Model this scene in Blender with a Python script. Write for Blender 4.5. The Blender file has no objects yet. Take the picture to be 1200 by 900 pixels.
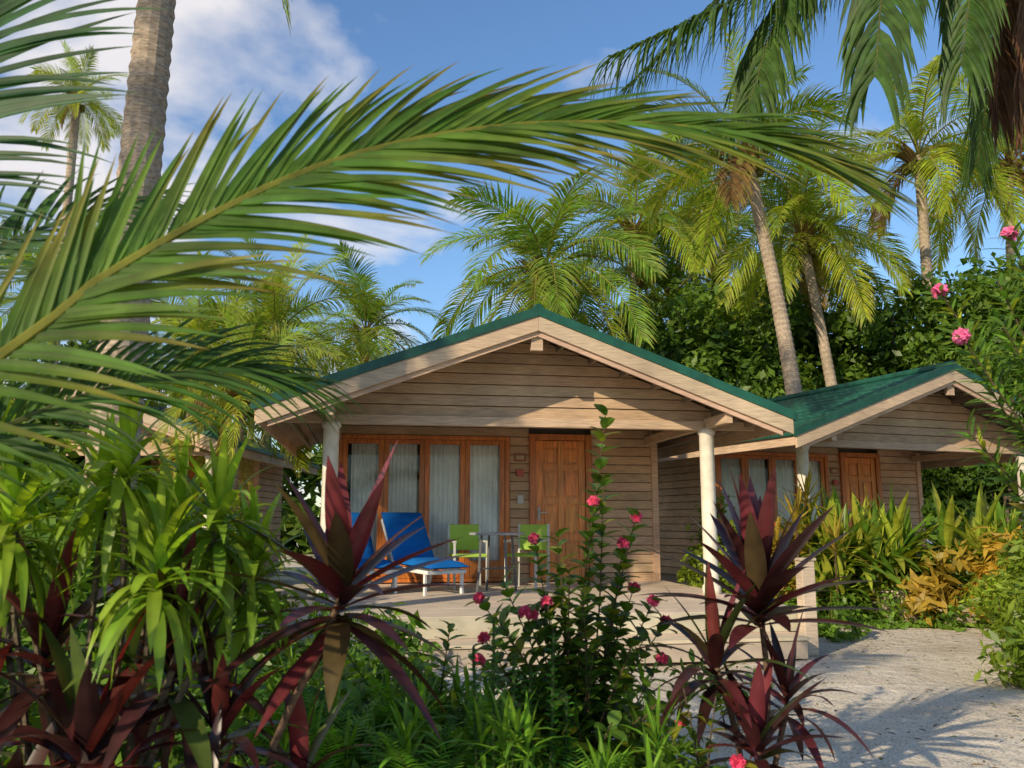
import bpy, math, random
import numpy as np
from mathutils import Vector, Matrix
random.seed(7); rng=np.random.default_rng(7)
V=Vector; R=random.random; U=random.uniform
sc=bpy.context.scene
# ------------------------------------------------------------------ materials
def newmat(name):
    m=bpy.data.materials.new(name); m.use_nodes=True
    nt=m.node_tree; nt.nodes.clear()
    out=nt.nodes.new('ShaderNodeOutputMaterial')
    return m,nt,out
def N(nt,t,**k):
    n=nt.nodes.new(t)
    for a,b in k.items():
        if hasattr(n,a): setattr(n,a,b)
    return n
def leafmat(name,rough=0.42,trans=0.38,tcol=(1.6,1.5,0.5),spec=0.35):
    m,nt,out=newmat(name); L=nt.links.new
    at=N(nt,'ShaderNodeAttribute'); at.attribute_name='Col'
    tc=N(nt,'ShaderNodeTexCoord')
    no=N(nt,'ShaderNodeTexNoise'); no.inputs['Scale'].default_value=9; no.inputs['Detail'].default_value=3
    L(tc.outputs['Object'],no.inputs['Vector'])
    mr=N(nt,'ShaderNodeMapRange'); mr.inputs['From Min'].default_value=.3; mr.inputs['From Max'].default_value=.7
    mr.inputs['To Min'].default_value=.68; mr.inputs['To Max'].default_value=1.3
    L(no.outputs['Fac'],mr.inputs['Value'])
    mu=N(nt,'ShaderNodeVectorMath',operation='SCALE'); L(at.outputs['Color'],mu.inputs[0]); L(mr.outputs['Result'],mu.inputs['Scale'])
    p=N(nt,'ShaderNodeBsdfPrincipled'); L(mu.outputs['Vector'],p.inputs['Base Color'])
    p.inputs['Roughness'].default_value=rough; p.inputs['Specular IOR Level'].default_value=spec
    tr=N(nt,'ShaderNodeBsdfTranslucent')
    m2=N(nt,'ShaderNodeVectorMath',operation='MULTIPLY'); L(mu.outputs['Vector'],m2.inputs[0]); m2.inputs[1].default_value=tcol
    L(m2.outputs['Vector'],tr.inputs['Color'])
    mx=N(nt,'ShaderNodeMixShader'); mx.inputs[0].default_value=trans
    L(p.outputs[0],mx.inputs[1]); L(tr.outputs[0],mx.inputs[2]); L(mx.outputs[0],out.inputs[0])
    return m
def woodmat(name,scale=(2,2,40),rough=.65,amt=(.7,1.2),bump=.25,spec=.3):
    m,nt,out=newmat(name); L=nt.links.new
    at=N(nt,'ShaderNodeAttribute'); at.attribute_name='Col'
    tc=N(nt,'ShaderNodeTexCoord'); mp=N(nt,'ShaderNodeMapping'); mp.inputs['Scale'].default_value=scale
    L(tc.outputs['Object'],mp.inputs['Vector'])
    no=N(nt,'ShaderNodeTexNoise'); no.inputs['Scale'].default_value=2.5; no.inputs['Detail'].default_value=6
    L(mp.outputs[0],no.inputs['Vector'])
    n2=N(nt,'ShaderNodeTexNoise'); n2.inputs['Scale'].default_value=1.3; n2.inputs['Detail'].default_value=4
    L(tc.outputs['Object'],n2.inputs['Vector'])
    mr=N(nt,'ShaderNodeMapRange'); mr.inputs['From Min'].default_value=.3; mr.inputs['From Max'].default_value=.7
    mr.inputs['To Min'].default_value=amt[0]; mr.inputs['To Max'].default_value=amt[1]
    L(no.outputs['Fac'],mr.inputs['Value'])
    mr2=N(nt,'ShaderNodeMapRange'); mr2.inputs['From Min'].default_value=.3; mr2.inputs['From Max'].default_value=.7
    mr2.inputs['To Min'].default_value=.8; mr2.inputs['To Max'].default_value=1.15
    L(n2.outputs['Fac'],mr2.inputs['Value'])
    ml=N(nt,'ShaderNodeMath',operation='MULTIPLY'); L(mr.outputs[0],ml.inputs[0]); L(mr2.outputs[0],ml.inputs[1])
    mu=N(nt,'ShaderNodeVectorMath',operation='SCALE'); L(at.outputs['Color'],mu.inputs[0]); L(ml.outputs[0],mu.inputs['Scale'])
    p=N(nt,'ShaderNodeBsdfPrincipled'); L(mu.outputs['Vector'],p.inputs['Base Color'])
    p.inputs['Roughness'].default_value=rough; p.inputs['Specular IOR Level'].default_value=spec
    b=N(nt,'ShaderNodeBump'); b.inputs['Strength'].default_value=bump; b.inputs['Distance'].default_value=.01
    L(no.outputs['Fac'],b.inputs['Height']); L(b.outputs[0],p.inputs['Normal'])
    L(p.outputs[0],out.inputs[0]); return m
M_leaf=leafmat('leaf_green'); M_palm=leafmat('palm_leaf',.48,.4,(1.6,1.5,.45),.25)
M_red=leafmat('cordyline_leaf',.33,.2,(1.8,.8,.6),.45); M_flower=leafmat('petal',.5,.4,(1.2,1,1))
M_dry=leafmat('dry_leaf',.7,.2,(1.2,1,.7),.2)
M_side=woodmat('painted_siding'); M_door=woodmat('varnished_wood',(14,14,1.2),.35,(.6,1.25),.1,.5)
M_deck=woodmat('deck_boards',(1.5,40,3),.75,(.8,1.15)); M_paint=woodmat('painted_trim',(4,4,4),.5,(.85,1.08),.05)
M_bark=woodmat('bark',(6,6,22),.9,(.55,1.3),.9,.15); M_roof=woodmat('green_metal_tile',(3,3,3),.42,(.7,1.2),.05,.4)
M_fabric=woodmat('fabric',(60,60,60),.9,(.9,1.08),.3,.15); M_metal=woodmat('powder_metal',(5,5,5),.4,(.9,1.05),.02,.5)
def glassmat():
    m,nt,out=newmat('window_glass'); L=nt.links.new
    t=N(nt,'ShaderNodeBsdfTransparent'); t.inputs[0].default_value=(.92,.95,.94,1)
    g=N(nt,'ShaderNodeBsdfGlossy'); g.inputs['Roughness'].default_value=.02
    f=N(nt,'ShaderNodeFresnel'); f.inputs[0].default_value=1.45
    mx=N(nt,'ShaderNodeMixShader'); L(f.outputs[0],mx.inputs[0]); L(t.outputs[0],mx.inputs[1]); L(g.outputs[0],mx.inputs[2]); L(mx.outputs[0],out.inputs[0]); return m
M_glass=glassmat()
def groundmat():
    m,nt,out=newmat('coral_sand'); L=nt.links.new
    tc=N(nt,'ShaderNodeTexCoord')
    a=N(nt,'ShaderNodeTexNoise'); a.inputs['Scale'].default_value=.9; a.inputs['Detail'].default_value=8; a.inputs['Roughness'].default_value=.65
    b=N(nt,'ShaderNodeTexNoise'); b.inputs['Scale'].default_value=60; b.inputs['Detail'].default_value=4
    c=N(nt,'ShaderNodeTexNoise'); c.inputs['Scale'].default_value=7; c.inputs['Detail'].default_value=5
    for n in (a,b,c): L(tc.outputs['Object'],n.inputs['Vector'])
    r=N(nt,'ShaderNodeValToRGB'); r.color_ramp.elements[0].position=.3; r.color_ramp.elements[0].color=(.52,.45,.35,1)
    r.color_ramp.elements[1].position=.6; r.color_ramp.elements[1].color=(.72,.66,.56,1); L(a.outputs['Fac'],r.inputs[0])
    r2=N(nt,'ShaderNodeValToRGB'); r2.color_ramp.elements[0].position=.33; r2.color_ramp.elements[0].color=(.5,.46,.4,1)
    r2.color_ramp.elements[1].position=.5; r2.color_ramp.elements[1].color=(1.05,1.03,1,1); L(b.outputs['Fac'],r2.inputs[0])
    mu=N(nt,'ShaderNodeVectorMath',operation='MULTIPLY'); L(r.outputs[0],mu.inputs[0]); L(r2.outputs[0],mu.inputs[1])
    p=N(nt,'ShaderNodeBsdfPrincipled'); p.inputs['Roughness'].default_value=.95; p.inputs['Specular IOR Level'].default_value=.1
    L(mu.outputs[0],p.inputs['Base Color'])
    ad=N(nt,'ShaderNodeMath',operation='MULTIPLY_ADD'); L(c.outputs['Fac'],ad.inputs[0]); ad.inputs[1].default_value=4; L(b.outputs['Fac'],ad.inputs[2])
    bp=N(nt,'ShaderNodeBump'); bp.inputs['Strength'].default_value=.5; bp.inputs['Distance'].default_value=.02
    L(ad.outputs[0],bp.inputs['Height']); L(bp.outputs[0],p.inputs['Normal']); L(p.outputs[0],out.inputs[0]); return m
M_sand=groundmat()
# ------------------------------------------------------------------ mesh builder
class MB:
    def __init__(s): s.v=[];s.f=[];s.c=[];s.m=[]
    def add(s,vs,fs,col,mi=0):
        o=len(s.v); s.v+= [tuple(x) for x in vs]; s.c+=[(col[0],col[1],col[2],1)]*len(vs)
        for f in fs: s.f.append(tuple(i+o for i in f)); s.m.append(mi)
    def mesh(s,name,mats,smooth=False):
        me=bpy.data.meshes.new(name); me.from_pydata(s.v,[],s.f)
        for m in mats: me.materials.append(m)
        a=me.color_attributes.new('Col','FLOAT_COLOR','POINT'); a.data.foreach_set('color',np.array(s.c,dtype=np.float32).ravel())
        me.polygons.foreach_set('material_index',s.m)
        if smooth: me.polygons.foreach_set('use_smooth',[True]*len(s.f))
        me.update(); return me
    def obj(s,name,mats,parent=None,smooth=False,bevel=0):
        if not isinstance(mats,(list,tuple)): mats=[mats]
        return link(name,s.mesh(name,mats,smooth),parent,bevel)
    def box(s,x0,x1,y0,y1,z0,z1,col,mi=0):
        s.add([(x0,y0,z0),(x1,y0,z0),(x1,y1,z0),(x0,y1,z0),(x0,y0,z1),(x1,y0,z1),(x1,y1,z1),(x0,y1,z1)],
              [(0,3,2,1),(4,5,6,7),(0,1,5,4),(1,2,6,5),(2,3,7,6),(3,0,4,7)],col,mi)
    def bar(s,p0,p1,w,h,col,mi=0):
        p0=V(p0);p1=V(p1);d=(p1-p0).normalized(); up=V((0,0,1)) if abs(d.z)<.95 else V((0,1,0))
        a=d.cross(up).normalized(); b=a.cross(d).normalized()
        vs=[p+a*i*w/2+b*j*h/2 for p in (p0,p1) for i,j in ((-1,-1),(1,-1),(1,1),(-1,1))]
        s.add(vs,[(0,3,2,1),(4,5,6,7),(0,1,5,4),(1,2,6,5),(2,3,7,6),(3,0,4,7)],col,mi)
    def tube(s,pts,rad,n,col,mi=0,cap=True):
        pts=[V(p) for p in pts]; vs=[];fs=[]
        for i,p in enumerate(pts):
            d=(pts[min(i+1,len(pts)-1)]-pts[max(i-1,0)]).normalized()
            up=V((0,1,0)) if abs(d.y)<.9 else V((1,0,0))
            a=d.cross(up).normalized(); b=d.cross(a).normalized()
            r=rad[i] if isinstance(rad,(list,tuple)) else rad
            for k in range(n):
                t=2*math.pi*k/n; vs.append(p+a*math.cos(t)*r+b*math.sin(t)*r)
        for i in range(len(pts)-1):
            for k in range(n):
                fs.append((i*n+k,i*n+(k+1)%n,(i+1)*n+(k+1)%n,(i+1)*n+k))
        if cap: fs.append(tuple(range(n-1,-1,-1))); fs.append(tuple((len(pts)-1)*n+k for k in range(n)))
        s.add(vs,fs,col,mi)
    def ball(s,c,r,col,mi=0,n=8,sz=1.0):
        vs=[];fs=[]
        for i in range(n//2+1):
            ph=math.pi*i/(n//2)
            for k in range(n):
                t=2*math.pi*k/n; vs.append((c[0]+r*math.sin(ph)*math.cos(t),c[1]+r*math.sin(ph)*math.sin(t),c[2]+r*sz*math.cos(ph)))
        for i in range(n//2):
            for k in range(n): fs.append((i*n+k,i*n+(k+1)%n,(i+1)*n+(k+1)%n,(i+1)*n+k))
        s.add(vs,fs,col,mi)
def link(name,me,parent=None,bevel=0):
    o=bpy.data.objects.new(name,me); sc.collection.objects.link(o)
    if parent: o.parent=parent
    if bevel:
        b=o.modifiers.new('bev','BEVEL'); b.width=bevel; b.segments=2; b.limit_method='ANGLE'
    return o
def empty(name,loc=(0,0,0),rz=0):
    o=bpy.data.objects.new(name,None); o.location=loc; o.rotation_euler=(0,0,rz); sc.collection.objects.link(o); return o
def vary(c,a=.25,h=.1):
    k=1+U(-a,a); return (max(0,c[0]*k*(1+U(-h,h))),max(0,c[1]*k*(1+U(-h,h)*.5)),max(0,c[2]*k*(1+U(-h,h))))
def mixc(a,b,t): return tuple(a[i]*(1-t)+b[i]*t for i in range(3))
PR={'leaflet':lambda t:(1-t**2.2)*min(1,.45+t*5),
    'lance':lambda t:max(0,math.sin(math.pi*min(1,.06+t*.94)**.8))**.85+.02,
    'oval':lambda t:max(0,math.sin(math.pi*min(1,.04+t*.96)))**.6}
def blade(mb,p,d,n,L,W,droop,segs,col,fold=.2,prof='lance',mi=0,tipcol=None):
    p=V(p); d=V(d).normalized(); n=V(n); vs=[]; f=PR[prof]; cs=[]
    for i in range(segs+1):
        t=i/segs; s=d.cross(n)
        if s.length<1e-3: s=d.cross(V((.3,.5,.8)))
        s.normalize(); nn=s.cross(d).normalized()
        w=W*.5*f(t)
        vs+= [p-s*w+nn*w*fold, p.copy(), p+s*w+nn*w*fold]
        cc=col if tipcol is None else mixc(col,tipcol,t*t)
        cs+=[(cc[0]*.9,cc[1]*.9,cc[2]*.9,1),(cc[0]*1.15,cc[1]*1.15,cc[2]*1.1,1),(cc[0],cc[1],cc[2],1)]
        p=p+d*(L/segs); d=(d+V((0,0,-droop/segs))).normalized()
    o=len(mb.v); mb.v+=[tuple(x) for x in vs]; mb.c+=cs
    for i in range(segs):
        a=o+i*3; mb.f.append((a,a+1,a+4,a+3)); mb.f.append((a+1,a+2,a+5,a+4)); mb.m+= [mi,mi]
def catmull(P,n):
    P=[V(p) for p in P]; P=[P[0]*2-P[1]]+P+[P[-1]*2-P[-2]]; out=[]; K=len(P)-3
    for i in range(n+1):
        x=i/n*K; k=min(int(x),K-1); t=x-k; a,b,c,d=P[k:k+4]
        out.append(.5*((2*b)+(c-a)*t+(2*a-5*b+4*c-d)*t*t+(3*b-a-3*c+d)*t*t*t))
    return out
def frond(mb,pts,n0,n1,nl,Ll,Wl,a0,a1,droop,segs,col,r0=.014,t0=.12,sides=(1,-1),rc=(.16,.17,.05),tip=None,fold=.3,vup=.15,tipfrac=.4,jit=5,mid=None,droop1=None):
    S=catmull(pts,40); n0=V(n0);n1=V(n1)
    mb.tube(S[::2],[r0*(1-.85*i/20) for i in range(21)],5,rc)
    for i in range(nl):
        t=t0+(1-t0)*(i+.5)/nl; x=t*40; k=min(int(x),39); p=S[k].lerp(S[k+1],x-k); tan=(S[k+1]-S[k]).normalized()
        nr=n0.lerp(n1,t); nr=(nr-tan*nr.dot(tan)).normalized(); sd=tan.cross(nr)
        for s in sides:
            if R()<.03: continue
            tt=(t-t0)/(1-t0)
            ang=math.radians(a0+(a1-a0)*tt+U(-jit,jit))
            d=tan*math.cos(ang)+sd*s*math.sin(ang)+nr*(vup+U(-.08,.08))
            Lp=Ll*((.6+.4*math.sin(math.pi*min(1,tt*1.5)*.5+.0)) if tt<.45 else 1-(1-tipfrac)*((tt-.45)/.55)**1.4)*U(.85,1.1)
            c=vary(col,.25,.14); dr=droop if droop1 is None else droop+(droop1-droop)*tt
            blade(mb,p,d,nr,Lp,Wl*U(.8,1.1),dr*U(.6,1.4),segs,c,fold,'leaflet',0,tip if tip and R()<.6 else None)
# ------------------------------------------------------------------ palms
def crown_mesh(name,nf,Lf,col,emin=-20,nl=50,dead=1,seg=3):
    mb=MB()
    for i in range(nf+dead):
        az=i*2.39996+U(-.25,.25); q=i/nf
        el=math.radians(80-(80-emin)*min(q,1)+U(-8,8)); c=vary(mixc(col,(col[0]*1.6,col[1]*1.2,col[2]*.8),max(0,q-.3)),.18)
        g=.55+.5*math.cos(el); L=Lf*U(.82,1.08)
        isd=i>=nf
        if isd: el=math.radians(-45+U(-15,10)); c=(.2,.12,.055); L*=.6; g=.8
        p=V((0,0,0)); d=V((math.cos(az)*math.cos(el),math.sin(az)*math.cos(el),math.sin(el))); pts=[p.copy()]
        for k in range(8): p=p+d*L/8; pts.append(p.copy()); d=(d+V((0,0,-g*.26))).normalized()
        up=V((0,0,1)); 
        if el>1.2: up=V((-math.cos(az),-math.sin(az),.6))
        tw=V((-math.sin(az),math.cos(az),0))*U(-.5,.5)
        frond(mb,pts,up+tw,up+tw*2,nl,Lf*.27,Lf*.012+.006,62,30,1.0 if not isd else 2.2,seg,c,Lf*.008,.14,rc=(.3,.28,.06) if not isd else (.2,.12,.05),vup=.2,tip=(.3,.27,.05))
    for k in range(9):
        a=k*2.4; mb.ball((math.cos(a)*.28,math.sin(a)*.28,-.25-.1*(k%3)),.12,(.2,.2,.04),0,8,1.2)
    for k in range(14):
        a=U(0,6.28); blade(mb,(math.cos(a)*.08,math.sin(a)*.08,-.3),(math.cos(a),math.sin(a),.9),(0,0,1),.9,.2,.5,4,(.2,.13,.06),.4,'leaflet')
    return mb.mesh(name,[M_palm])
CR=[crown_mesh('crownA',25,3.4,(.13,.24,.03)),crown_mesh('crownB',22,3.3,(.21,.3,.03)),crown_mesh('crownC',26,3.6,(.09,.18,.03)),crown_mesh('crownD',21,3.3,(.17,.27,.03),-4)]
def trunk(parent,base,top,r0,r1,bend=(0,0,0),col=(.38,.3,.22),dens=7):
    b=V(base);t=V(top);H=(t-b).length; n=int(H*dens)*2; mb=MB(); pts=[];rad=[]
    for i in range(n+1):
        q=i/n; pts.append(b.lerp(t,q)+V(bend)*math.sin(math.pi*q)); r=r0+(r1-r0)*min(1,q*1.3)+.12*r0*max(0,1-q*12)*3
        rad.append(r*(1.0 if i%2 else .93)*U(.985,1.015))
    mb.tube(pts,rad,14,col); o=mb.obj('trunk',M_bark,parent)
    return o
def palm(base,top,ci,scale,rz,r=.13,bend=(0,0,0)):
    e=empty('palm_tree',base); b=V(base)
    trunk(e,(0,0,-.1),V(top)-b,r*1.25,r*.8,bend)
    c=link('crown',CR[ci],e); c.location=V(top)-b; c.rotation_euler=(U(-.08,.08),U(-.08,.08),rz); c.scale=(scale,)*3
    return e
palm((1.4,22,0),(.9,22,7.9),0,1.2,.3)
palm((3.4,26,0),(3.9,26,10.4),3,1.15,1.2)
palm((-3.8,24,0),(-4.2,24,6.6),0,.9,2.1)
palm((-5.6,19,0),(-5.4,19,5.4),1,.85,.9)
palm((-4.9,14.5,0),(-4.6,14.5,3.4),1,.62,1.9,.1)
palm((-6.6,17,0),(-6.4,17,4.6),1,.7,3.0,.1)
palm((7.0,20,0),(5.8,20,10.2),3,1.1,4.0,.2,(.2,0,0))
palm((8.6,21.5,0),(7.6,21.5,8.7),1,1.0,5.1,.16,(.1,0,0))
palm((12.0,24,0),(12.1,24,12.0),1,1.2,.4,.19)
palm((15.6,27,0),(16.6,27,13.0),1,1.25,2.7,.17)
palm((8.5,31,0),(7.4,31,12.6),0,1.2,1.7,.16)
palm((-17,31,0),(-16.9,31,17.4),1,.75,2.2,.2)
palm((-9.5,30,0),(-9.0,30,7.8),0,1.0,3.1)
palm((-12.5,22,0),(-12.0,22,7.0),0,1.0,.7)
palm((5.2,28,0),(5.4,28,8.6),2,1.1,.2)
palm((1.9,28,0),(1.7,28,7.4),2,1.1,1.2)
palm((11.0,29,0),(10.6,29,10.4),0,1.2,1.0)
# tall trunk at left, its crown above the frame
palm((-3.3,7,0),(-3.15,7.2,9.8),0,1.0,.5,.185,(-.03,0,0))
# palm left of the viewpoint (casts the dappled shade on the gable)
palm((-10.4,.2,0),(-9.9,.6,8.5),3,.72,1.0,.16)
# ---- overhanging palm at right
e=empty('palm_tree',(0,0,0)); trunk(e,(6.3,6.8,-.1),(4.95,7.2,7.5),.19,.13,(.1,0,0))
mb=MB(); g=(.05,.1,.02)
F=[([(4.95,7.2,7.5),(3.7,6.9,6.7),(2.1,6.6,5.75),(.8,6.3,4.95)],.95),
   ([(4.95,7.2,7.5),(3.5,6.9,6.9),(2.4,6.6,5.8),(1.85,6.3,4.5)],.95),
   ([(4.95,7.2,7.5),(3.8,6.6,6.8),(3.0,6.1,5.8),(2.65,5.8,4.5)],.95),
   ([(4.95,7.2,7.5),(4.4,6.5,7.0),(3.8,6.2,6.1),(3.4,6.0,4.7)],.85),
   ([(4.95,7.2,7.5),(3.6,7.8,7.5),(2.4,8.2,6.9),(1.2,8.4,5.8)],.9),
   ([(4.95,7.2,7.5),(4.0,8.0,7.6),(3.2,8.6,7.1),(2.6,9.0,6.0)],.9),
   ([(4.95,7.2,7.5),(5.6,8.2,7.7),(5.7,9.2,7.0),(5.7,9.9,5.6)],.85),
   ([(4.95,7.2,7.5),(6.2,7.0,7.7),(7.4,6.8,6.9),(8.2,6.6,5.4)],.8),
   ([(4.95,7.2,7.5),(5.2,6.0,7.6),(5.2,4.6,6.9),(5.1,3.6,5.8)],.8)]
for pts,Ll in F:
    frond(mb,pts,(0,-.1,1),(0,-.1,1),100,Ll,.045,62,32,2.6,6,g,.03,.14,rc=(.12,.13,.04),vup=.0,tipfrac=.6,jit=8)
mb.obj('fronds',M_palm,e)
mb=MB()
for pts in ([(4.95,7.2,7.4),(4.6,7.0,6.8),(4.3,6.9,5.6),(4.12,6.8,4.7)],[(4.95,7.2,7.4),(4.7,6.9,6.6),(4.4,6.7,5.4),(4.2,6.6,4.5)],[(4.95,7.2,7.4),(4.8,7.3,6.6),(4.5,7.2,5.5),(4.45,7.1,4.9)]):
    frond(mb,pts,(.3,-1,.2),(.3,-1,.2),60,.7,.042,40,18,2.5,5,(.12,.06,.028),.03,.12,rc=(.15,.09,.04),tipfrac=.6,jit=14)
mb.obj('dry_fronds',M_dry,e)
# ---- foreground young coconut palm at left
e=empty('young_coconut_palm',(0,0,0)); trunk(e,(-2.5,1.6,-.1),(-2.2,1.7,.9),.16,.12)
mb=MB(); hg=(.085,.165,.024)
H1=[(-2.2,1.7,.95),(-1.7,1.8,1.33),(-1.19,1.95,1.68),(-1.01,2.0,1.87),(-.77,2.1,2.08),(-.535,2.2,2.25),(-.27,2.3,2.38),(.05,2.4,2.475),(.425,2.5,2.525),(.75,2.55,2.51),(1.0,2.6,2.45)]
frond(mb,H1,(.1,-1,.15),(0,-.8,.6),112,.62,.028,44,8,.3,9,hg,.017,.1,rc=(.28,.28,.05),vup=.02,tip=(.26,.2,.04),tipfrac=.75,jit=6,droop1=.35)
H3=[(-2.2,1.7,.95),(-1.7,2.3,1.4),(-1.32,2.6,1.68),(-1.0,2.8,1.8),(-.72,3.0,1.78)]
frond(mb,H3,(.1,-1,.4),(.1,-.6,1),54,.5,.027,48,25,.8,7,(.06,.125,.025),.014,.2,rc=(.14,.17,.05),tipfrac=.5)
H2=[(-2.2,1.7,.95),(-2.0,2.2,1.7),(-1.78,2.5,2.5),(-1.7,2.55,3.1),(-1.5,2.6,3.6)]
frond(mb,H2,(0,-1,.1),(0,-1,.1),80,.66,.028,72,55,.4,8,(.035,.09,.035),.016,.25,rc=(.1,.13,.05),tipfrac=.8,jit=7)
H4=[(-2.2,1.7,.95),(-1.9,2.0,1.5),(-1.62,2.3,1.95),(-1.4,2.5,2.2),(-1.15,2.6,2.3)]
frond(mb,H4,(.1,-1,.4),(.1,-.8,1),34,.42,.026,50,30,.7,7,(.05,.11,.03),.013,.2,tipfrac=.5)
mb.obj('fronds',M_palm,e)
# ------------------------------------------------------------------ leaf clouds
def cloud_mesh(name,blobs,dens,size,cols,mat,clump=.45,elong=2.0,up=.5):
    Vs=[];Cs=[]
    for (c,r) in blobs:
        c=np.array(c,float); r=np.array(r,float); area=(r[0]*r[1]+r[1]*r[2]+r[0]*r[2])
        n=int(dens*area); k=max(6,int(area*5/(clump*clump)/6))
        cd=rng.normal(size=(k,3)); cd/=np.linalg.norm(cd,axis=1)[:,None]; cr=rng.uniform(.62,1.08,k)[:,None]
        cc=c+cd*cr*r; tone=rng.uniform(0,1,k)
        idx=rng.integers(0,k,n); off=rng.normal(size=(n,3))*clump*.5
        P=cc[idx]+off; P[:,2]=np.maximum(P[:,2],.02)
        nrm=(P-c)/r; nrm/=np.linalg.norm(nrm,axis=1)[:,None]+1e-6
        nrm=nrm*.6+rng.normal(size=(n,3))*.6; nrm[:,2]+=up; nrm/=np.linalg.norm(nrm,axis=1)[:,None]
        t=np.cross(nrm,rng.normal(size=(n,3))); t/=np.linalg.norm(t,axis=1)[:,None]; b=np.cross(nrm,t)
        s=size*rng.uniform(.6,1.3,n)[:,None]
        q=np.stack([P-t*s*elong*.5,P+b*s*.5-t*s*.1,P+t*s*elong*.5-nrm*s*.25,P-b*s*.5-t*s*.1],1)
        Vs.append(q.reshape(-1,3))
        c0=np.array(cols[0]);c1=np.array(cols[1]); m=np.clip(tone[idx]*.75+rng.uniform(0,.35,n),0,1)[:,None]
        col=(c0*(1-m)+c1*m)*rng.uniform(.75,1.25,n)[:,None]
        Cs.append(np.repeat(col,4,0))
    Vv=np.concatenate(Vs); C=np.concatenate(Cs); n=len(Vv)//4
    me=bpy.data.meshes.new(name); me.vertices.add(n*4); me.vertices.foreach_set('co',Vv.astype(np.float32).ravel())
    me.loops.add(n*4); me.loops.foreach_set('vertex_index',np.arange(n*4,dtype=np.int32))
    me.polygons.add(n); me.polygons.foreach_set('loop_start',np.arange(0,n*4,4,dtype=np.int32)); me.polygons.foreach_set('loop_total',np.full(n,4,dtype=np.int32))
    me.materials.append(mat); me.update(calc_edges=True)
    a=me.color_attributes.new('Col','FLOAT_COLOR','POINT'); a.data.foreach_set('color',np.concatenate([C,np.ones((n*4,1))],1).astype(np.float32).ravel())
    return me
DG=((.03,.08,.012),(.16,.26,.03))
TB=[]
for j in range(2):
    bl=[((U(-1.4,1.4),U(-1.4,1.4),U(1.8,6.0)),(U(.8,1.5),U(.8,1.5),U(.6,1.1))) for k in range(13)]
    TB.append((cloud_mesh('crown_leaves',bl,460,.11,DG,M_leaf),bl))
def btree(loc,j,s,rz):
    e=empty('broadleaf_tree',loc,rz); e.scale=(s,)*3
    mb=MB(); mb.tube([(0,0,-.1),(.1,0,1.2),(0,.1,2.6),(.1,0,4.2)],[.22,.17,.14,.08],9,(.13,.1,.075))
    for c,r in TB[j][1]: mb.tube([(0,0,1.2),(c[0]*.5,c[1]*.5,(1.2+c[2])*.5+.1),c],[.1,.06,.02],6,(.13,.1,.075))
    mb.obj('trunk',M_bark,e); link('foliage',TB[j][0],e)
for l,j,s,r in (((6.0,23.5,0),0,1.2,0),((8.3,24.5,0),1,1.2,1),((10.4,23.5,0),0,1.15,4),((12.8,22.0,0),1,1.2,2),((15.2,20.5,0),0,1.25,3),((4.2,25.5,0),1,1.05,4),((7.2,27,0),1,1.35,2.6),
                ((17.5,23,0),0,1.3,5),((11.2,19.5,0),1,.8,5),((-8.5,17,0),1,.75,1.4),((-7.6,11,0),0,.5,3.4),((-11.5,14,0),1,.9,.4),((-5.2,9.3,0),1,.42,2.2)):
    btree(l,j,s,r)
bl=[]
for i in range(46):
    a=math.radians(-75+150*i/45); d=U(34,40); bl.append(((d*math.sin(a),d*math.cos(a),U(1.5,2.8)),(2.6,1.6,U(2.2,4.2))))
bo=link('distant_trees',cloud_mesh('distant_trees',bl,80,.3,DG,M_leaf,.9))
def shrub_mass(name,bl,dens,size,cols,clump=.25,elong=2.,mat=None):
    return link(name,cloud_mesh(name,bl,dens,size,cols,mat or M_leaf,clump,elong))
YG=((.08,.16,.015),(.3,.38,.035)); MG=((.045,.115,.014),(.18,.31,.03)); OY=((.18,.16,.02),(.55,.36,.05))
shrub_mass('hedge',[((-4.3,12,.8),(.8,.8,1.)),((-3.4,10.6,.5),(.7,.6,.7)),((-5.5,10.5,1.2),(1.2,1,1.3)),((-7.5,9.5,1.2),(1.6,1,1.4))],900,.08,YG)
shrub_mass('hedge',[((2.9,12.2,.6),(.45,.5,.75)),((3.3,13.6,.7),(.5,.6,.9))],1200,.06,YG,.18)
shrub_mass('ground_cover',[((3.5+.55*i,11.6-.08*i,.05),(.5,.8,.3)) for i in range(5)],1500,.045,MG,.15)
shrub_mass('ground_cover',[((3.75,10.0,.05),(.36,.28,.17)),((3.35,10.4,.05),(.4,.35,.17))],2500,.04,MG,.1)
shrub_mass('bush',[((4.35,7.2,.3),(.45,.6,.5)),((4.75,6.7,.2),(.5,.6,.5)),((4.9,7.9,.5),(.55,.7,.75)),((5.5,8.7,.5),(.6,.6,.8))],2200,.04,YG,.15,3.)
shrub_mass('croton_bush',[((6.0,10.6,.7),(.4,.4,.55)),((6.6,10.7,1.0),(.45,.4,.6)),((3.9,12.2,.7),(.35,.3,.6)),((7.4,10.4,.9),(.5,.5,.7)),((5.2,11.1,.6),(.35,.3,.5))],700,.08,OY,.22,3.)
shrub_mass('bush',[((6.3,12.0,.6),(1.5,.5,.8)),((8.6,11.2,.8),(1.4,.8,1.1)),((4.3,12.6,.5),(.7,.4,.7)),((6.3,9.7,.3),(.8,.5,.45))],900,.07,MG,.2)
shrub_mass('ground_cover',[((-1.5,4.6,.1),(1.2,1.3,.5)),((-.6,4.4,.05),(.9,.9,.45)),((.3,4.5,.05),(.8,.7,.4)),((-2.6,5.5,.3),(1.2,1.4,.8)),((-1.6,6.6,.2),(1.0,.9,.5)),((-3.6,8,.5),(1.2,1.2,.9))],1300,.05,MG,.16,2.6)
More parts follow.
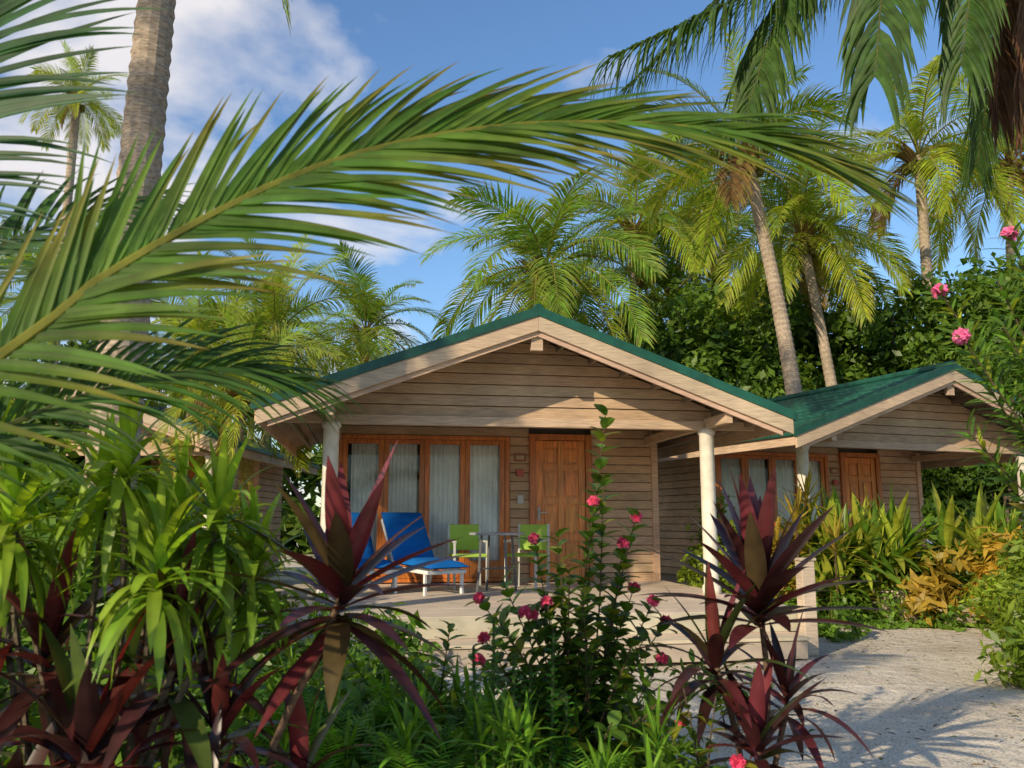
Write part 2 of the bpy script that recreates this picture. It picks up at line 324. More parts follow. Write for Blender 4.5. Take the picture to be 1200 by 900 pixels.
# ------------------------------------------------------------------ foreground plants
def rosette(mb,c,n,L,W,colf,e0,e1,droop,segs=8,prof='lance',az0=0,fold=.25,L1=None):
    for i in range(n):
        q=i/max(1,n-1); az=az0+i*2.39996+U(-.2,.2); el=math.radians(e0+(e1-e0)*q+U(-7,7))
        d=V((math.cos(az)*math.cos(el),math.sin(az)*math.cos(el),math.sin(el))); nn=V((-math.cos(az)*math.sin(el),-math.sin(az)*math.sin(el),math.cos(el)))
        c2=V(c)+V((0,0,-.14*q*L/.5)); l=L*U(.8,1.12)*(1 if L1 is None else 1+(L1-1)*q)
        blade(mb,c2,d,nn,l,W*U(.8,1.12),droop*(.5+q)*U(.6,1.4),segs,colf(q),fold,prof)
def redcol(q):
    r=R()
    if q<.12: return vary((.15,.028,.035),.2)
    if r<.25: return vary((.11,.022,.026),.25)
    if r<.45: return vary((.075,.055,.024),.2)
    return vary((.055,.017,.018),.35)
def darkred(q):
    r=R()
    return vary((.04,.017,.014),.4) if r<.5 else (vary((.11,.025,.02),.3) if r<.78 else vary((.07,.1,.02),.3))
def cordyline(rs,stems,colf=redcol,**k):
    mb=MB()
    for c,n,L,W,e0,e1,dr in rs: rosette(mb,c,n,L,W,colf,e0,e1,dr,az0=U(0,6))
    e=empty('cordyline_plant',stems[0][0]); b=-V(stems[0][0])
    o=mb.obj('leaves',M_red,e,True); o.location=b
    mb=MB()
    for s in stems: mb.tube(catmull(s,8),.013,7,(.14,.09,.06))
    o=mb.obj('stems',M_bark,e,True); o.location=b
cordyline([((-.58,3,1.08),38,.5,.085,72,-32,.5)],[[(-.86,3.1,0),(-.82,3.05,.5),(-.66,3,.85),(-.58,3,1.05)]])
cordyline([((1.07,3.8,1.0),38,.56,.1,82,4,.4)],[[(1.0,3.9,0),(1.1,3.85,.5),(1.07,3.8,1.0)]])
cordyline([((.86,3.75,.72),26,.42,.06,80,-25,1.),((1.2,3.9,.55),22,.38,.05,80,-25,1.1),((.98,3.6,.42),22,.38,.06,75,-20,1.)],
          [[(1.0,3.8,0),(.95,3.8,.4),(.86,3.75,.7)],[(1.05,3.85,0),(1.2,3.9,.5)],[(1,3.7,0),(.98,3.6,.4)]],lambda q:darkred(q) if R()<.5 else redcol(q))
cordyline([((-1.55,2.95,.88),26,.5,.075,80,-25,1.1),((-1.15,3.0,.84),26,.48,.075,80,-25,1.1),((-1.3,2.75,.6),26,.46,.075,80,-25,1.2),((-1.75,2.9,.65),24,.5,.07,80,-25,1.2),((-.98,3.0,.6),24,.42,.065,80,-25,1.2),((-.75,3.2,.4),20,.38,.06,80,-25,1.2),((-1.5,2.7,.35),22,.4,.07,80,-25,1.2),((-.95,2.8,.35),20,.36,.06,80,-25,1.2)],
          [[(-1.4,3.1,0),(-1.55,2.95,.85)],[(-1.2,3.1,0),(-1.15,3.0,.8)],[(-1.3,3,0),(-1.3,2.75,.6)],[(-1.6,3,0),(-1.75,2.9,.6)],[(-1,3.1,0),(-.98,3.0,.6)]],lambda q:darkred(q) if R()<.6 else redcol(q))
# bright drooping-leaf dracaena
mb=MB(); lg=lambda q: vary(mixc((.29,.44,.035),(.13,.23,.025),q*.8),.28)
RS=[(-1.26,2.8,1.48),(-1.0,2.95,1.3),(-1.62,2.8,1.3),(-1.42,3.0,1.4),(-1.12,2.75,1.14),(-1.75,2.9,1.5),(-.92,3.1,1.12),(-1.8,3.1,1.2),(-1.2,3.1,1.3)]
for c in RS: rosette(mb,c,46,.34,.038,lg,88,-30,2.1,8,az0=U(0,6))
e=empty('dracaena_bush',(-1.4,2.95,0)); o=mb.obj('leaves',M_leaf,e,True); o.location=(1.4,-2.95,0)
mb=MB()
for c in RS: mb.tube(catmull([(-1.4+U(-.1,.1),2.95,0),(c[0]*.6-.56,2.95,.7),c],8),.012,6,(.15,.12,.08))
o=mb.obj('stems',M_bark,e); o.location=(1.4,-2.95,0)
# flowering shrub
def flower(mb,c,r,col,k=9):
    for i in range(k):
        d=V((U(-1,1),U(-1,1),U(-.3,1))).normalized(); b=V(c)+d*r*.3
        for j in range(5):
            a=j*1.2566; s=d.cross(V((.2,.3,.9))).normalized(); t=d.cross(s)
            blade(mb,b,s*math.cos(a)+t*math.sin(a)+d*.3,d,r*.62,r*.42,.2,3,vary(col,.25),.1,'oval',1)
def shrub(name,base,tips,ls,lw,col,fcol,fset,step=.055,sr=.006,spread=.9,mat=None,droop=.6,t0=.3,fr=.045):
    mb=MB(); B=V(base)
    for ti,tp in enumerate(tips):
        T=V(tp)-B; m=V((T.x*.35+U(-.05,.05),T.y*.35,T.z*.55)); S=catmull([(U(-.06,.06),U(-.05,.05),0),m,T],14); ln=T.length
        mb.tube(S,[sr*(1-.6*i/14) for i in range(15)],5,(.1,.07,.045),2)
        n=int(ln*(1-t0)/step)
        for i in range(n):
            t=t0+(1-t0)*(i+R())/n; x=min(t*14,13.99); k=int(x); p=S[k].lerp(S[k+1],x-k); tn=(S[k+1]-S[k]).normalized()
            az=i*2.4+U(-.4,.4); a=tn.cross(V((0,1,.1))).normalized(); b=tn.cross(a)
            d=(a*math.cos(az)+b*math.sin(az))*spread+tn*.55
            blade(mb,p,d,tn+V((0,0,.5)),ls*U(.65,1.15),lw*U(.8,1.15),droop,4,vary(col if R()>.12 else (col[0]*2.6,col[1]*1.5,col[2]),.3),.2,'oval')
        if ti in fset: flower(mb,T,fr,fcol)
    o=mb.obj(name,[mat or M_leaf,M_flower,M_bark]); o.location=B; return o
tips=[(.43,3.9,1.78),(.41,3.85,1.5),(.1,3.9,1.22),(.5,3.9,1.2),(.62,3.85,.95),(-.05,3.9,1.05),(.25,3.8,1.1),(.3,3.9,.9),(.66,3.9,.7),(-.12,3.8,.8),(.05,3.7,.75),(.5,3.75,.75),(.2,3.65,.6),(.72,3.8,.45),(.0,3.6,.5),(.4,3.6,.5),(.15,3.8,.95),(.55,3.95,1.0),(.34,3.75,.75),(.1,3.75,.6),(.6,3.7,.55),(-.02,3.85,.65),(.3,3.7,1.0),(.7,4.0,.85),(.5,4.0,.85),(-.15,4.0,.95),(.2,4.0,1.05),(.8,4.0,.6),(.36,3.8,1.38),(.56,3.9,1.32),(.2,3.85,1.25)]
tips+=[(U(-.15,.85),U(3.7,4.1),U(.4,.98)) for i in range(16)]
shrub('flowering_shrub',(.3,3.85,0),tips,.1,.058,(.09,.17,.022),(.75,.09,.2),{2,3,4,8,9,13,16,17,23,25,28,29,33,36,39,42,45},.026,.006,.9,None,.6,.25,.042)
shrub('flowering_shrub',(.75,3.5,0),[(.6,3.4,.5),(.85,3.4,.4),(.8,3.5,.62),(.68,3.6,.7),(1.0,3.5,.3),(.92,3.3,.22),(.5,3.4,.35),(.7,3.3,.3)],.08,.045,(.08,.14,.02),(.72,.07,.16),{1,4,5},.028)
shrub('green_shrub',(-.45,4.3,0),[(-.8,4.2,.7),(-.6,4.3,.85),(-.3,4.3,.8),(-.1,4.3,.62),(-.45,4.1,.65),(-.95,4.4,.6),(-.2,4.0,.5),(-.65,4.0,.5),(-1.05,4.2,.75)],.1,.045,(.12,.22,.025),(.6,.3,.05),set(),.02,.006,.9,None,.6,.25)
shrub('green_shrub',(1.4,5.6,0),[(1.1,5.4,.45),(1.5,5.5,.4),(1.3,5.6,.6),(.9,5.5,.45),(1.65,5.6,.3),(1.2,5.3,.35)],.1,.045,(.1,.18,.025),(.6,.3,.05),set(),.02,.006,.9,None,.6,.25)
mb=MB()
for (x,y,h) in ((-.07,3.5,.92),(-.13,3.55,.8),(0.0,3.5,.78),(.14,3.5,.86),(.2,3.55,.62),(.07,3.6,.7)):
    tx=U(-.03,.03); mb.tube([(x,y,0),(x+tx,y,h)],.006,5,(.06,.1,.03))
    n=int(h/.028)
    for i in range(n):
        z=.12+(h-.12)*i/n; a=(i%2)*math.pi/2+U(-.3,.3)+x*30
        for s in (0,math.pi):
            d=V((math.cos(a+s),math.sin(a+s),.45)); blade(mb,(x+tx*z/h,y,z),d,(0,0,1),.05*(1.15-.5*z/h),.034,.4,3,vary((.07,.22,.03),.25),.25,'oval')
mb.obj('upright_leafy_plant',M_leaf)
def fern(mb,c,n,L,col):
    for i in range(n):
        az=i*2.4+U(-.3,.3); el=math.radians(U(35,75)); p=V(c); d=V((math.cos(az)*math.cos(el),math.sin(az)*math.cos(el),math.sin(el))); pts=[p.copy()]
        for k in range(5): p=p+d*L*U(.9,1)/5; pts.append(p.copy()); d=(d+V((0,0,-.28))).normalized()
        frond(mb,pts,(0,0,1),(0,0,1),26,L*.17,.013,75,50,.3,2,col,.003,.1,vup=.05,tipfrac=.15,fold=.1)
mb=MB()
for c in ((-.75,3.6,.15),(-.35,3.5,.1),(-.1,3.9,.2),(-1.1,3.9,.25),(.25,3.3,.05),(-.55,4.1,.2)): fern(mb,c,20,.55,(.13,.3,.025))
mb.obj('fern',M_leaf)
mb=MB()
for i in range(80):
    x=U(-1.1,.65); y=U(3.3,4.4); 
    rosette(mb,(x,y,U(.15,.55)),11,.2,.024,lambda q:vary((.14,.28,.025),.3),80,5,.9,4,az0=U(0,6))
    mb.tube([(x,y,0),(x,y,.4)],.004,4,(.08,.12,.03))
mb.obj('narrow_leaf_groundcover',M_leaf)
mb=MB()
for i in range(34):
    x=U(4.0,7.8); y=U(11.5,12.1) if x<5.8 else U(10.6,11.6)
    for k in range(4):
        b=V((x+U(-.15,.15),y+U(-.15,.15),0)); h=U(.7,2.0)
        mb.tube([b,b+V((0,0,h*.55))],.012,5,(.2,.22,.05))
        rosette(mb,b+V((0,0,h*.5)),9,h*.45,.12,lambda q:vary((.32,.36,.04) if R()<.6 else (.12,.22,.025),.25),84,10,.8,6,az0=U(0,6))
mb.obj('ginger_plants',M_leaf)
mb=MB()
for c in ((3.75,11.4,1.3),(4.0,11.7,1.6),(4.2,11.3,1.0),(3.6,11.8,1.0)):
    rosette(mb,c,20,.5,.055,lambda q:vary((.34,.26,.04),.3),80,0,.6,5); mb.tube([(c[0],c[1],0),c],.012,6,(.15,.1,.06))
mb.obj('croton_plant',M_leaf)
tp=[(x,y,z) for x,y,z in ((2.12,4.1,2.42),(2.3,4.2,2.1),(2.1,3.9,2.15),(2.35,4.0,2.45),(2.55,4.2,2.75),(2.3,4.3,1.75),(2.5,3.8,2.2),(2.45,4.4,1.6),(2.6,4.1,1.9),(2.62,4.1,2.6),(2.5,4.0,2.0),(2.3,3.9,2.2),(2.45,4.2,2.3),(2.4,4.0,1.9))]
shrub('oleander_bush',(3.1,4.2,0),tp,.17,.024,(.1,.2,.025),(.8,.2,.42),{0,2,4,9},.014,.009,.8,None,.5,.45,.06)
shrub_mass('bush',[((-4.6,6.2,1.2),(1.2,.8,1.3)),((-3.6,6.0,.7),(.9,.7,.9))],700,.11,MG,.25,1.7)
# ------------------------------------------------------------------ bungalow
SID=(.56,.37,.225); TRIM=(.56,.40,.27); WOOD=(.58,.18,.035); GRN=(.012,.085,.055)
RZ,SL,HW=3.72,.37,3.12; VF,VB=-.8,4.9
def rz(u): return RZ-abs(u)*SL
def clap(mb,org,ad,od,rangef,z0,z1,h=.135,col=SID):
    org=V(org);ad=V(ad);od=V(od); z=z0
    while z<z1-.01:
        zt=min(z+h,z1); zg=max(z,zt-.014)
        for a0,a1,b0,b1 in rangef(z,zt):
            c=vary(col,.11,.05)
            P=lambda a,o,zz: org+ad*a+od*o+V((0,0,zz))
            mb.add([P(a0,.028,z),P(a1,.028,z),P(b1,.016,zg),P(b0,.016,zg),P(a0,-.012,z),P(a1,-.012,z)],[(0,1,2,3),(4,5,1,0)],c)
            mb.add([P(b0,.016,zg),P(b1,.016,zg),P(b1,-.012,zg),P(b0,-.012,zg),P(b1,-.012,zt),P(b0,-.012,zt)],[(0,1,2,3),(3,2,4,5)],(c[0]*.5,c[1]*.46,c[2]*.42))  # groove strip coloured darker: dirt plus painted-in gap shadow between boards
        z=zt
def build_house():
    parts=[]
    def put(mb,name,mat,bevel=0,smooth=False): parts.append((name,mb.mesh(name,[mat],smooth),bevel))
    mb=MB()
    def gr(z,zt):
        a=min(2.42,(RZ-.1-z)/SL); b=min(2.42,(RZ-.1-zt)/SL); return [(-a,a,-max(b,.02),max(b,.02))]
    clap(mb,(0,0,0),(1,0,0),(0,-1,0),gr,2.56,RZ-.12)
    ops=[(-2.36,.2,.4,2.58),(.49,1.46,.4,2.6)]
    def wr(z,zt):
        segs=[(-2.44,2.44)]
        for a,b,c,d in ops:
            if z<d-.03:
                ns=[]
                for s in segs:
                    if s[1]<=a or s[0]>=b: ns.append(s)
                    else:
                        if s[0]<a: ns.append((s[0],a))
                        if s[1]>b: ns.append((b,s[1]))
                segs=ns
        return [(a,b,a,b) for a,b in segs]
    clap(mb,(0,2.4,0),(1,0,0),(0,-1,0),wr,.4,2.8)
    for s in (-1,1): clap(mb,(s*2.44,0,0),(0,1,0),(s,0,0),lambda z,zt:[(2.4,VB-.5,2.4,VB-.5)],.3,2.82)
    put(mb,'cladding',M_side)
    mb=MB(); c=(.3,.25,.2)
    mb.box(-2.40,2.40,2.65,VB-.55,.1,2.78,c); mb.box(-2.42,-2.37,2.42,2.65,.1,2.75,c); mb.box(2.34,2.42,2.42,2.65,.1,2.75,c)
    mb.box(.22,.47,2.44,2.65,.4,2.75,c); mb.box(1.48,2.34,2.44,2.65,.4,2.75,c)
    put(mb,'core_walls',M_paint)
    mb=MB()
    for s in (-1,1): mb.box(s*2.46-.05,s*2.46+.05,2.345,2.44,.4,2.8,vary(TRIM,.03))
    for s in (-1,1):
        for (v0,v1,dz0,dz1,uu) in ((VF-.03,VF+.01,-.24,-.065,HW),(VF+.012,VF+.05,-.30,-.1,HW-.12)):
            vs=[(0,v0,RZ+dz0),(0,v1,RZ+dz0),(0,v1,RZ+dz1),(0,v0,RZ+dz1)]
            vs+=[(s*uu,y,z-uu*SL) for (_,y,z) in vs]
            vs=[V((x if x else s*.001,y,z)) for x,y,z in vs]
            mb.add(vs,[(0,1,2,3),(7,6,5,4),(0,4,5,1),(1,5,6,2),(2,6,7,3),(3,7,4,0)],vary(TRIM,.03))
        mb.box(s*HW-.02,s*HW+.02,VF,VB,rz(HW)-.2,rz(HW)-.05,TRIM)
        mb.bar((s*2.35,-.01,2.5),(s*3.0,-.01,2.5),.08,.11,TRIM)
        mb.bar((s*2.35,VF+.08,2.52),(s*2.35,2.38,2.52),.09,.12,TRIM)
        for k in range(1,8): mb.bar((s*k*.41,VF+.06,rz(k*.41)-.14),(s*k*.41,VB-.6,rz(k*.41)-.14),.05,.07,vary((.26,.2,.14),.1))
    mb.box(-2.3,2.3,-.06,.06,2.44,2.555,TRIM)
    mb.box(-.07,.07,VF+.055,VF+.12,RZ-.46,RZ-.2,TRIM)
    put(mb,'trim_boards',M_side,.004)
    mb=MB()
    for s in (-1,1):
        n=9
        for k in range(n):
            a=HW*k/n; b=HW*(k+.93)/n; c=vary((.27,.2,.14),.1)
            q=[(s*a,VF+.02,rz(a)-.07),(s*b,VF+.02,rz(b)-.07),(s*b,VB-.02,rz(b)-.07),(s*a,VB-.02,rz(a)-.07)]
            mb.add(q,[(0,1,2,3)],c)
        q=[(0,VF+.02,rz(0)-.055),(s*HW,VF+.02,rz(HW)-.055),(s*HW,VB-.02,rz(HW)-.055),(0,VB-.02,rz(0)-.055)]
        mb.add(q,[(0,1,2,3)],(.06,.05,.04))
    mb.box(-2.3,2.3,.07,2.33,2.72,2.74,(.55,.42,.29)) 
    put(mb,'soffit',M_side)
    mb=MB(); step=.05; nv=int((VB-VF)/step); crs=10
    for s in (-1,1):
        vs=[];rows=[]
        for c in range(crs):
            rows+= [(HW*c/crs,0.0),(HW*(c+.97)/crs,.022)]
        for (u,h) in rows:
            for i in range(nv+1):
                v=VF+i*step; w=.014*math.cos(2*math.pi*v/.2)
                vs.append((s*(u+.01),v,rz(u)+h+w-.02))
        fs=[]
        for r in range(len(rows)-1):
            for i in range(nv):
                a=r*(nv+1)+i; fs.append((a,a+1,a+nv+2,a+nv+1))
        mb.add(vs,fs,GRN)
        for v0,v1 in ((VF-.05,VF+.06),(VB-.06,VB+.05)):
            q=[(s*.001,v0,RZ-.065),(s*.001,v1,RZ-.065),(s*.001,v1,RZ+.045),(s*.001,v0,RZ+.045)]
            q+=[(s*(HW+.03),y,z-(HW+.03)*SL) for _,y,z in q]
            mb.add(q,[(0,1,2,3),(7,6,5,4),(0,4,5,1),(1,5,6,2),(2,6,7,3),(3,7,4,0)],vary(GRN,.05))
        mb.box(s*(HW+.045)-.022,s*(HW+.045)+.022,VF,VB,rz(HW)-.06,rz(HW)-.0,GRN)
    mb.tube([(0,VF-.04,RZ+.02),(0,VB+.04,RZ+.02)],.06,10,GRN)
    put(mb,'roof',M_roof)
    mb=MB()
    for s in (-1,1):
        mb.tube([(s*2.35,0,.38),(s*2.35,0,.5),(s*2.35,0,.52),(s*2.35,0,2.38),(s*2.35,0,2.40),(s*2.35,0,2.46)],[.115,.115,.092,.092,.112,.112],20,(.76,.7,.58))
    put(mb,'columns',M_paint,0,True)
    mb=MB(); x0,x1=-2.33,.17; z0,z1=.42,2.55; v=2.40; W=WOOD
    mb.box(x0-.02,x0+.05,v-.06,v+.1,z0,z1,vary(W,.1)); mb.box(x1-.05,x1+.02,v-.06,v+.1,z0,z1,vary(W,.1))
    mb.box(x0+.052,x1-.052,v-.06,v+.1,z1-.06,z1,vary(W,.1)); mb.box(x0+.052,x1-.052,v-.06,v+.1,z0,z0+.05,vary(W,.1))
    pw=(x1-x0-.1)/4
    for k in range(4):
        a=x0+.052+k*pw; b=a+pw-.004; y0=v-.035
        mb.box(a,a+.075,y0,y0+.05,z0+.052,z1-.062,vary(W,.12)); mb.box(b-.075,b,y0,y0+.05,z0+.052,z1-.062,vary(W,.12))
        mb.box(a+.077,b-.077,y0+.003,y0+.047,z1-.13,z1-.063,vary(W,.12)); mb.box(a+.077,b-.077,y0+.003,y0+.047,z0+.053,z0+.3,vary(W,.12))
    put(mb,'window_frames',M_door,.004)
    mb=MB(); mb.add([(x0+.06,v-.01,z0+.3),(x1-.06,v-.01,z0+.3),(x1-.06,v-.01,z1-.1),(x0+.06,v-.01,z1-.1)],[(0,1,2,3)],(1,1,1)); put(mb,'window_glass',M_glass)
    mb=MB()
    for k in range(4):
        a=x0+.06+k*pw+(.12 if k in(0,) else .04); b=x0+.04+(k+1)*pw-(.1 if k==1 else 0); n=50; vs=[];fs=[]
        for i in range(n+1):
            u=a+(b-a)*i/n; ph=i*.95+k; 
            vs+=[(u,v+.06+.02*math.sin(ph),z1-.04),(u+.006*math.sin(ph*1.3),v+.06+.028*math.sin(ph+.3),z0+.06)]
            if i: j=2*i; fs.append((j-2,j,j+1,j-1))
        mb.add(vs,fs,(.92,.9,.86))
    put(mb,'curtains',M_fabric,0,True)
    mb=MB(); mb.box(x0,x1,v+.19,v+.2,z0,z1,(.05,.04,.035)); put(mb,'dark_room_panel',M_paint)  # near-black panel: darkness of the unlit room put into its colour
    mb=MB(); a,b=.51,1.44; z1=2.6
    mb.box(a-.02,a+.08,v-.07,v+.08,.4,z1,vary(W,.1)); mb.box(b-.08,b+.02,v-.07,v+.08,.4,z1,vary(W,.1)); mb.box(a+.082,b-.082,v-.07,v+.08,z1-.09,z1,vary(W,.1))
    D=(.72,.26,.055); a+=.085;b-=.085; mb.box(a,b,v-.01,v+.03,.42,z1-.095,D)
    y=v-.035
    for q in (a,(a+b)/2-.04,b-.1): mb.box(q,q+(.1 if q!=(a+b)/2-.04 else .08),y,v-.012,.42,z1-.095,vary(D,.08))
    for zz in (.42,1.0,1.55,2.05,2.4):
        h=.2 if zz==.42 else .1
        for q0,q1 in ((a+.102,(a+b)/2-.042),((a+b)/2+.042,b-.102)): mb.box(q0,q1,y+.003,v-.013,zz,zz+h,vary(D,.08))
    zs=[(.62,1.0),(1.1,1.55),(1.65,2.05),(2.15,2.4)]
    for c,d in zs:
        for q0,q1 in ((a+.102,(a+b)/2-.042),((a+b)/2+.042,b-.102)): mb.box(q0+.03,q1-.03,v-.024,v-.011,c+.03,d-.03,vary(D,.1))
    put(mb,'door',M_door,.004)
    mb=MB(); mb.box(a+.02,a+.06,v-.05,v-.036,1.3,1.5,(.5,.48,.44)); mb.bar((a+.04,v-.085,1.42),(a+.16,v-.085,1.42),.018,.018,(.55,.53,.5)); mb.bar((a+.04,v-.085,1.42),(a+.04,v-.04,1.42),.018,.018,(.55,.53,.5))
    put(mb,'door_handle',M_metal)
    mb=MB(); mb.box(.26,.44,v-.045,v-.03,2.18,2.3,(.3,.09,.04)); mb.box(.29,.41,v-.05,v-.0455,2.21,2.27,(.5,.35,.2)); put(mb,'number_plaque',M_door,.003)
    mb=MB(); mb.box(.29,.4,v-.09,v-.03,1.96,2.06,(.5,.08,.05)); mb.box(.31,.4,v-.05,v-.03,1.55,1.68,(.6,.58,.55)); put(mb,'wall_box',M_metal,.006)
    # terrace: pale boards on a plinth, two broad steps
    mb=MB(); yy=-2.0; z=.4
    while yy<2.3:
        x=-2.6
        while x<2.55:
            x2=min(x+U(1.4,2.4),2.58)
            if 2.58-x2<.4: x2=2.58
            mb.box(x,x2-.004,yy,yy+.142,z-.03,z+U(0,.0015),vary((.66,.54,.42),.06,.03)); x=x2
        yy+=.147
    mb.box(-2.58,2.56,-1.98,2.3,.05,.362,(.3,.24,.18))
    mb.box(-2.6,2.58,-2.035,-2.01,.2,.392,vary((.5,.42,.33),.06))
    for j in range(3): mb.box(-2.3,2.3,-2.48+j*.15,-2.48+j*.15+.144,.17,.2,vary((.62,.52,.41),.06))
    mb.box(-2.28,2.28,-2.46,-2.045,0,.165,(.46,.38,.3)); mb.box(-2.6,2.58,-2.03,-2.012,0,.19,(.44,.36,.28))
    put(mb,'deck',M_deck,.003)
    mb=MB(); mb.box(2.40,2.54,-2.2,-2.06,-.02,.9,(.56,.45,.34)); mb.box(2.385,2.555,-2.215,-2.045,.901,.93,(.56,.45,.34)); put(mb,'corner_post',M_side,.008)
    return parts
HP=build_house()
def house(loc,ang):
    e=empty('wooden_bungalow',loc,math.radians(ang))
    for n,me,bv in HP: link(n,me,e,bv)
    return e
h0=house((.17,10.5,0),9.6); house((6.68,14.04,0),21); house((-7.7,15.2,0),0)
# ------------------------------------------------------------------ furniture
ca,sa=math.cos(math.radians(9.6)),math.sin(math.radians(9.6))
def HW2(u,v,z=.4): return (.17+u*ca-v*sa,10.5+u*sa+v*ca,z)
def lounge(u,v,ang):
    e=empty('lounge_chair',HW2(u,v),math.radians(ang)); B=(.008,.15,.5); Wt=(.78,.77,.73); e.scale=(.92,.92,.92)
    mb=MB()
    for s in (-.3,.3):
        mb.bar((s,-.5,.3),(s,.35,.34),.04,.05,Wt); mb.bar((s,.3,.33),(s,.68,1.0),.04,.05,Wt)
        mb.bar((s,-.42,0),(s,-.42,.3),.04,.04,Wt); mb.bar((s,.4,0),(s,.28,.33),.04,.04,Wt)
    mb.bar((-.3,-.48,.3),(.3,-.48,.3),.04,.05,Wt); mb.bar((-.3,.67,.98),(.3,.67,.98),.04,.05,Wt); mb.bar((-.3,.3,.3),(.3,.3,.3),.04,.05,Wt)
    mb.obj('frame',M_metal,e,bevel=.006)
    mb=MB()
    def cush(p0,p1,w,t):
        p0=V(p0);p1=V(p1); d=p1-p0; n=V((0,-d.z,d.y)).normalized(); K=24; J=10; vs=[];fs=[]
        for side in (1,-1):
            for i in range(K+1):
                for j in range(J+1):
                    a=i/K;b=j/J; h=t*(1-abs(2*a-1)**5*.9)*(1-abs(2*b-1)**5*.9)*(1 if side>0 else .3)*(.72+.28*abs(math.sin(a*math.pi*4))**.5)
                    vs.append(p0+d*a+V(((b-.5)*w,0,0))+n*(side*h+.03))
        o=(K+1)*(J+1)
        for i in range(K):
            for j in range(J):
                a=i*(J+1)+j; fs+=[(a,a+1,a+J+2,a+J+1),(o+a,o+a+J+1,o+a+J+2,o+a+1)]
        mb.add(vs,fs,B)
    cush((0,-.58,.33),(0,.3,.37),.68,.09); cush((0,.3,.4),(0,.68,1.08),.68,.08)
    mb.obj('cushion',M_fabric,e,True)
lounge(-1.15,.75,40); lounge(-1.95,.9,35)
e=empty('patio_table',HW2(-.25,.7)); mb=MB()
mb.tube([(0,0,.72),(0,0,.75)],.36,28,(.35,.35,.35)); 
for a in range(4):
    t=a*math.pi/2+.5; mb.bar((math.cos(t)*.28,math.sin(t)*.28,0),(math.cos(t)*.22,math.sin(t)*.22,.72),.03,.03,(.12,.12,.12))
mb.bar((.2,.1,.3),(-.2,-.1,.3),.02,.02,(.12,.12,.12)); mb.obj('table',M_metal,e,bevel=.003)
def chair(u,v,ang):
    e=empty('patio_chair',HW2(u,v),math.radians(ang)); mb=MB(); c=(.42,.62,.1)
    for x in (-.22,.22):
        mb.bar((x,-.2,0),(x,-.2,.62),.03,.03,(.6,.6,.55)); mb.bar((x,.22,0),(x,.25,.86),.03,.03,(.6,.6,.55)); mb.bar((x,-.22,.62),(x,.24,.64),.045,.025,(.6,.6,.55))
    mb.obj('frame',M_metal,e,bevel=.004); mb=MB(); mb.box(-.22,.22,-.22,.22,.42,.46,c); mb.bar((0,.235,.5),(0,.25,.85),.42,.02,c)
    mb.obj('seat',M_fabric,e,bevel=.012)
chair(-.55,1.35,15); chair(.25,1.3,-25)
# ------------------------------------------------------------------ ground
mb=MB(); n=120; vs=[];fs=[]
for i in range(n+1):
    for j in range(n+1):
        a=(i/n*2-1);b=(j/n*2-1); x=a*abs(a)**2*400; y=b*abs(b)**2*400+8
        z=(.02*math.sin(x*2.1+y)+.015*math.sin(y*3.3-x*1.7)) if abs(x)<12 and abs(y-8)<12 else 0
        vs.append((x,y,z-.02))
for i in range(n):
    for j in range(n): a=i*(n+1)+j; fs.append((a,a+n+1,a+n+2,a+1))
mb.add(vs,fs,(.5,.45,.4)); mb.obj('sand_ground',M_sand,None,True)
mb=MB()
for i in range(520):
    x=U(1.2,6);y=U(4.2,11); a=U(0,6.28); blade(mb,(x,y,.025),(math.cos(a),math.sin(a),U(0,.25)),(0,0,1),U(.02,.08),U(.012,.03),.3,3,vary((.2,.13,.05) if R()<.7 else (.1,.12,.03),.4),.3,'oval')
mb.obj('leaf_litter',M_dry)
# ------------------------------------------------------------------ world, sun, camera
SEL,SAZ=math.radians(24),math.atan2(-.62,-.78)
w=bpy.data.worlds.new('World'); sc.world=w; w.use_nodes=True; nt=w.node_tree; nt.nodes.clear(); L=nt.links.new
out=N(nt,'ShaderNodeOutputWorld'); bg=N(nt,'ShaderNodeBackground'); bg.inputs['Strength'].default_value=.145
sky=N(nt,'ShaderNodeTexSky'); sky.sky_type='NISHITA'; sky.sun_disc=False; sky.sun_elevation=SEL; sky.sun_rotation=SAZ; sky.air_density=1.3; sky.dust_density=.1; sky.ozone_density=3.5
tint=N(nt,'ShaderNodeVectorMath',operation='MULTIPLY'); L(sky.outputs[0],tint.inputs[0]); tint.inputs[1].default_value=(.88,1.02,1.2)
tc=N(nt,'ShaderNodeTexCoord'); sp=N(nt,'ShaderNodeSeparateXYZ'); L(tc.outputs['Generated'],sp.inputs[0])
zz=N(nt,'ShaderNodeMath',operation='ADD'); L(sp.outputs['Z'],zz.inputs[0]); zz.inputs[1].default_value=.22
dv=[]
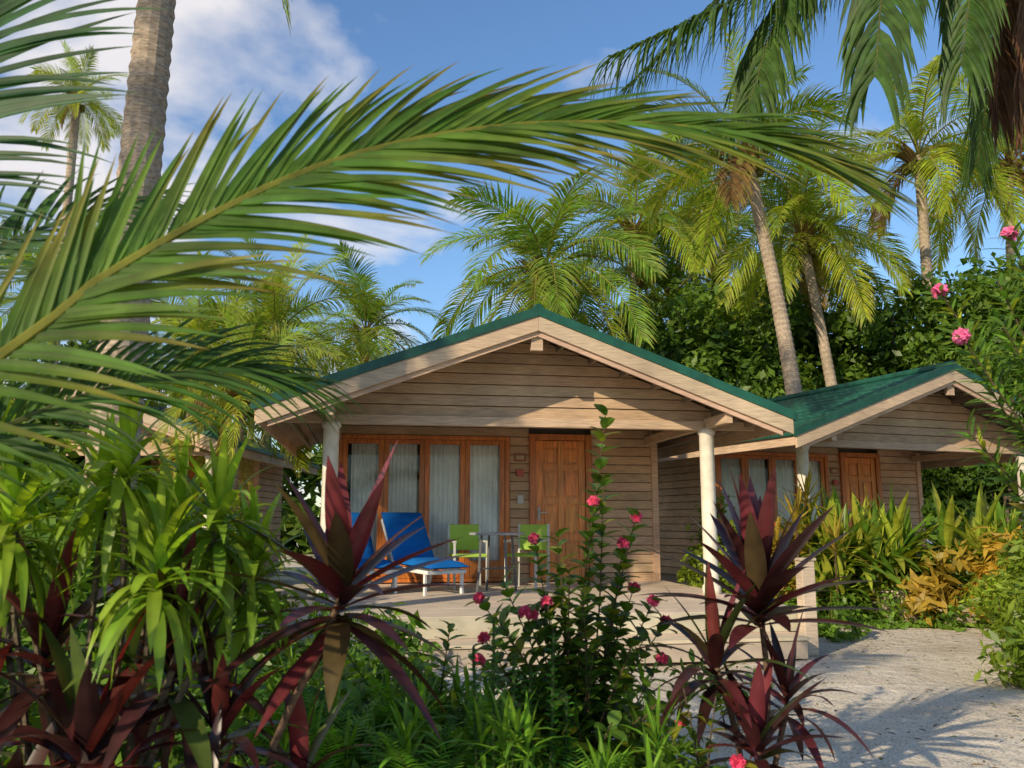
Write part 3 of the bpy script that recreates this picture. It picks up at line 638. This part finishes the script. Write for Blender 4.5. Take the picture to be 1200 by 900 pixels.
for ax in 'XY':
    d=N(nt,'ShaderNodeMath',operation='DIVIDE'); L(sp.outputs[ax],d.inputs[0]); L(zz.outputs[0],d.inputs[1]); dv.append(d)
cb=N(nt,'ShaderNodeCombineXYZ'); L(dv[0].outputs[0],cb.inputs[0]); L(dv[1].outputs[0],cb.inputs[1])
no=N(nt,'ShaderNodeTexNoise'); no.inputs['Scale'].default_value=2.3; no.inputs['Detail'].default_value=8; no.inputs['Roughness'].default_value=.5; no.inputs['Distortion'].default_value=.2; L(cb.outputs[0],no.inputs['Vector'])
ma=N(nt,'ShaderNodeMath',operation='MULTIPLY_ADD'); L(sp.outputs['X'],ma.inputs[0]); ma.inputs[1].default_value=-.22; L(no.outputs['Fac'],ma.inputs[2])
cr=N(nt,'ShaderNodeValToRGB'); cr.color_ramp.elements[0].position=.55; cr.color_ramp.elements[1].position=.69; cr.color_ramp.elements[0].color=(0,0,0,1); cr.color_ramp.elements[1].color=(.95,.95,.95,1)
L(ma.outputs[0],cr.inputs[0])
mx=N(nt,'ShaderNodeMix'); mx.data_type='RGBA'; L(cr.outputs[0],mx.inputs['Factor']); L(tint.outputs[0],mx.inputs['A']); mx.inputs['B'].default_value=(6.2,6.0,6.1,1)
L(mx.outputs['Result'],bg.inputs['Color']); L(bg.outputs[0],out.inputs[0])
S=V((math.sin(SAZ)*math.cos(SEL),math.cos(SAZ)*math.cos(SEL),math.sin(SEL)))
sd=bpy.data.lights.new('sun','SUN'); sd.energy=5; sd.angle=math.radians(.53); sd.color=(1,.84,.6)
so=bpy.data.objects.new('sun',sd); sc.collection.objects.link(so); so.rotation_euler=S.to_track_quat('Z','Y').to_euler(); so.location=(-10,-20,20)
cd=bpy.data.cameras.new('camera'); cam=bpy.data.objects.new('camera',cd); sc.collection.objects.link(cam); sc.camera=cam
cd.lens=30; cd.sensor_width=36; cd.clip_end=2000; cam.location=(0,0,1.3); cam.rotation_euler=(math.radians(90+9.1),0,0)
cd.dof.use_dof=True; cd.dof.focus_distance=11; cd.dof.aperture_fstop=4.5
sc.view_settings.view_transform='Standard'; sc.view_settings.look='None'; sc.view_settings.exposure=0
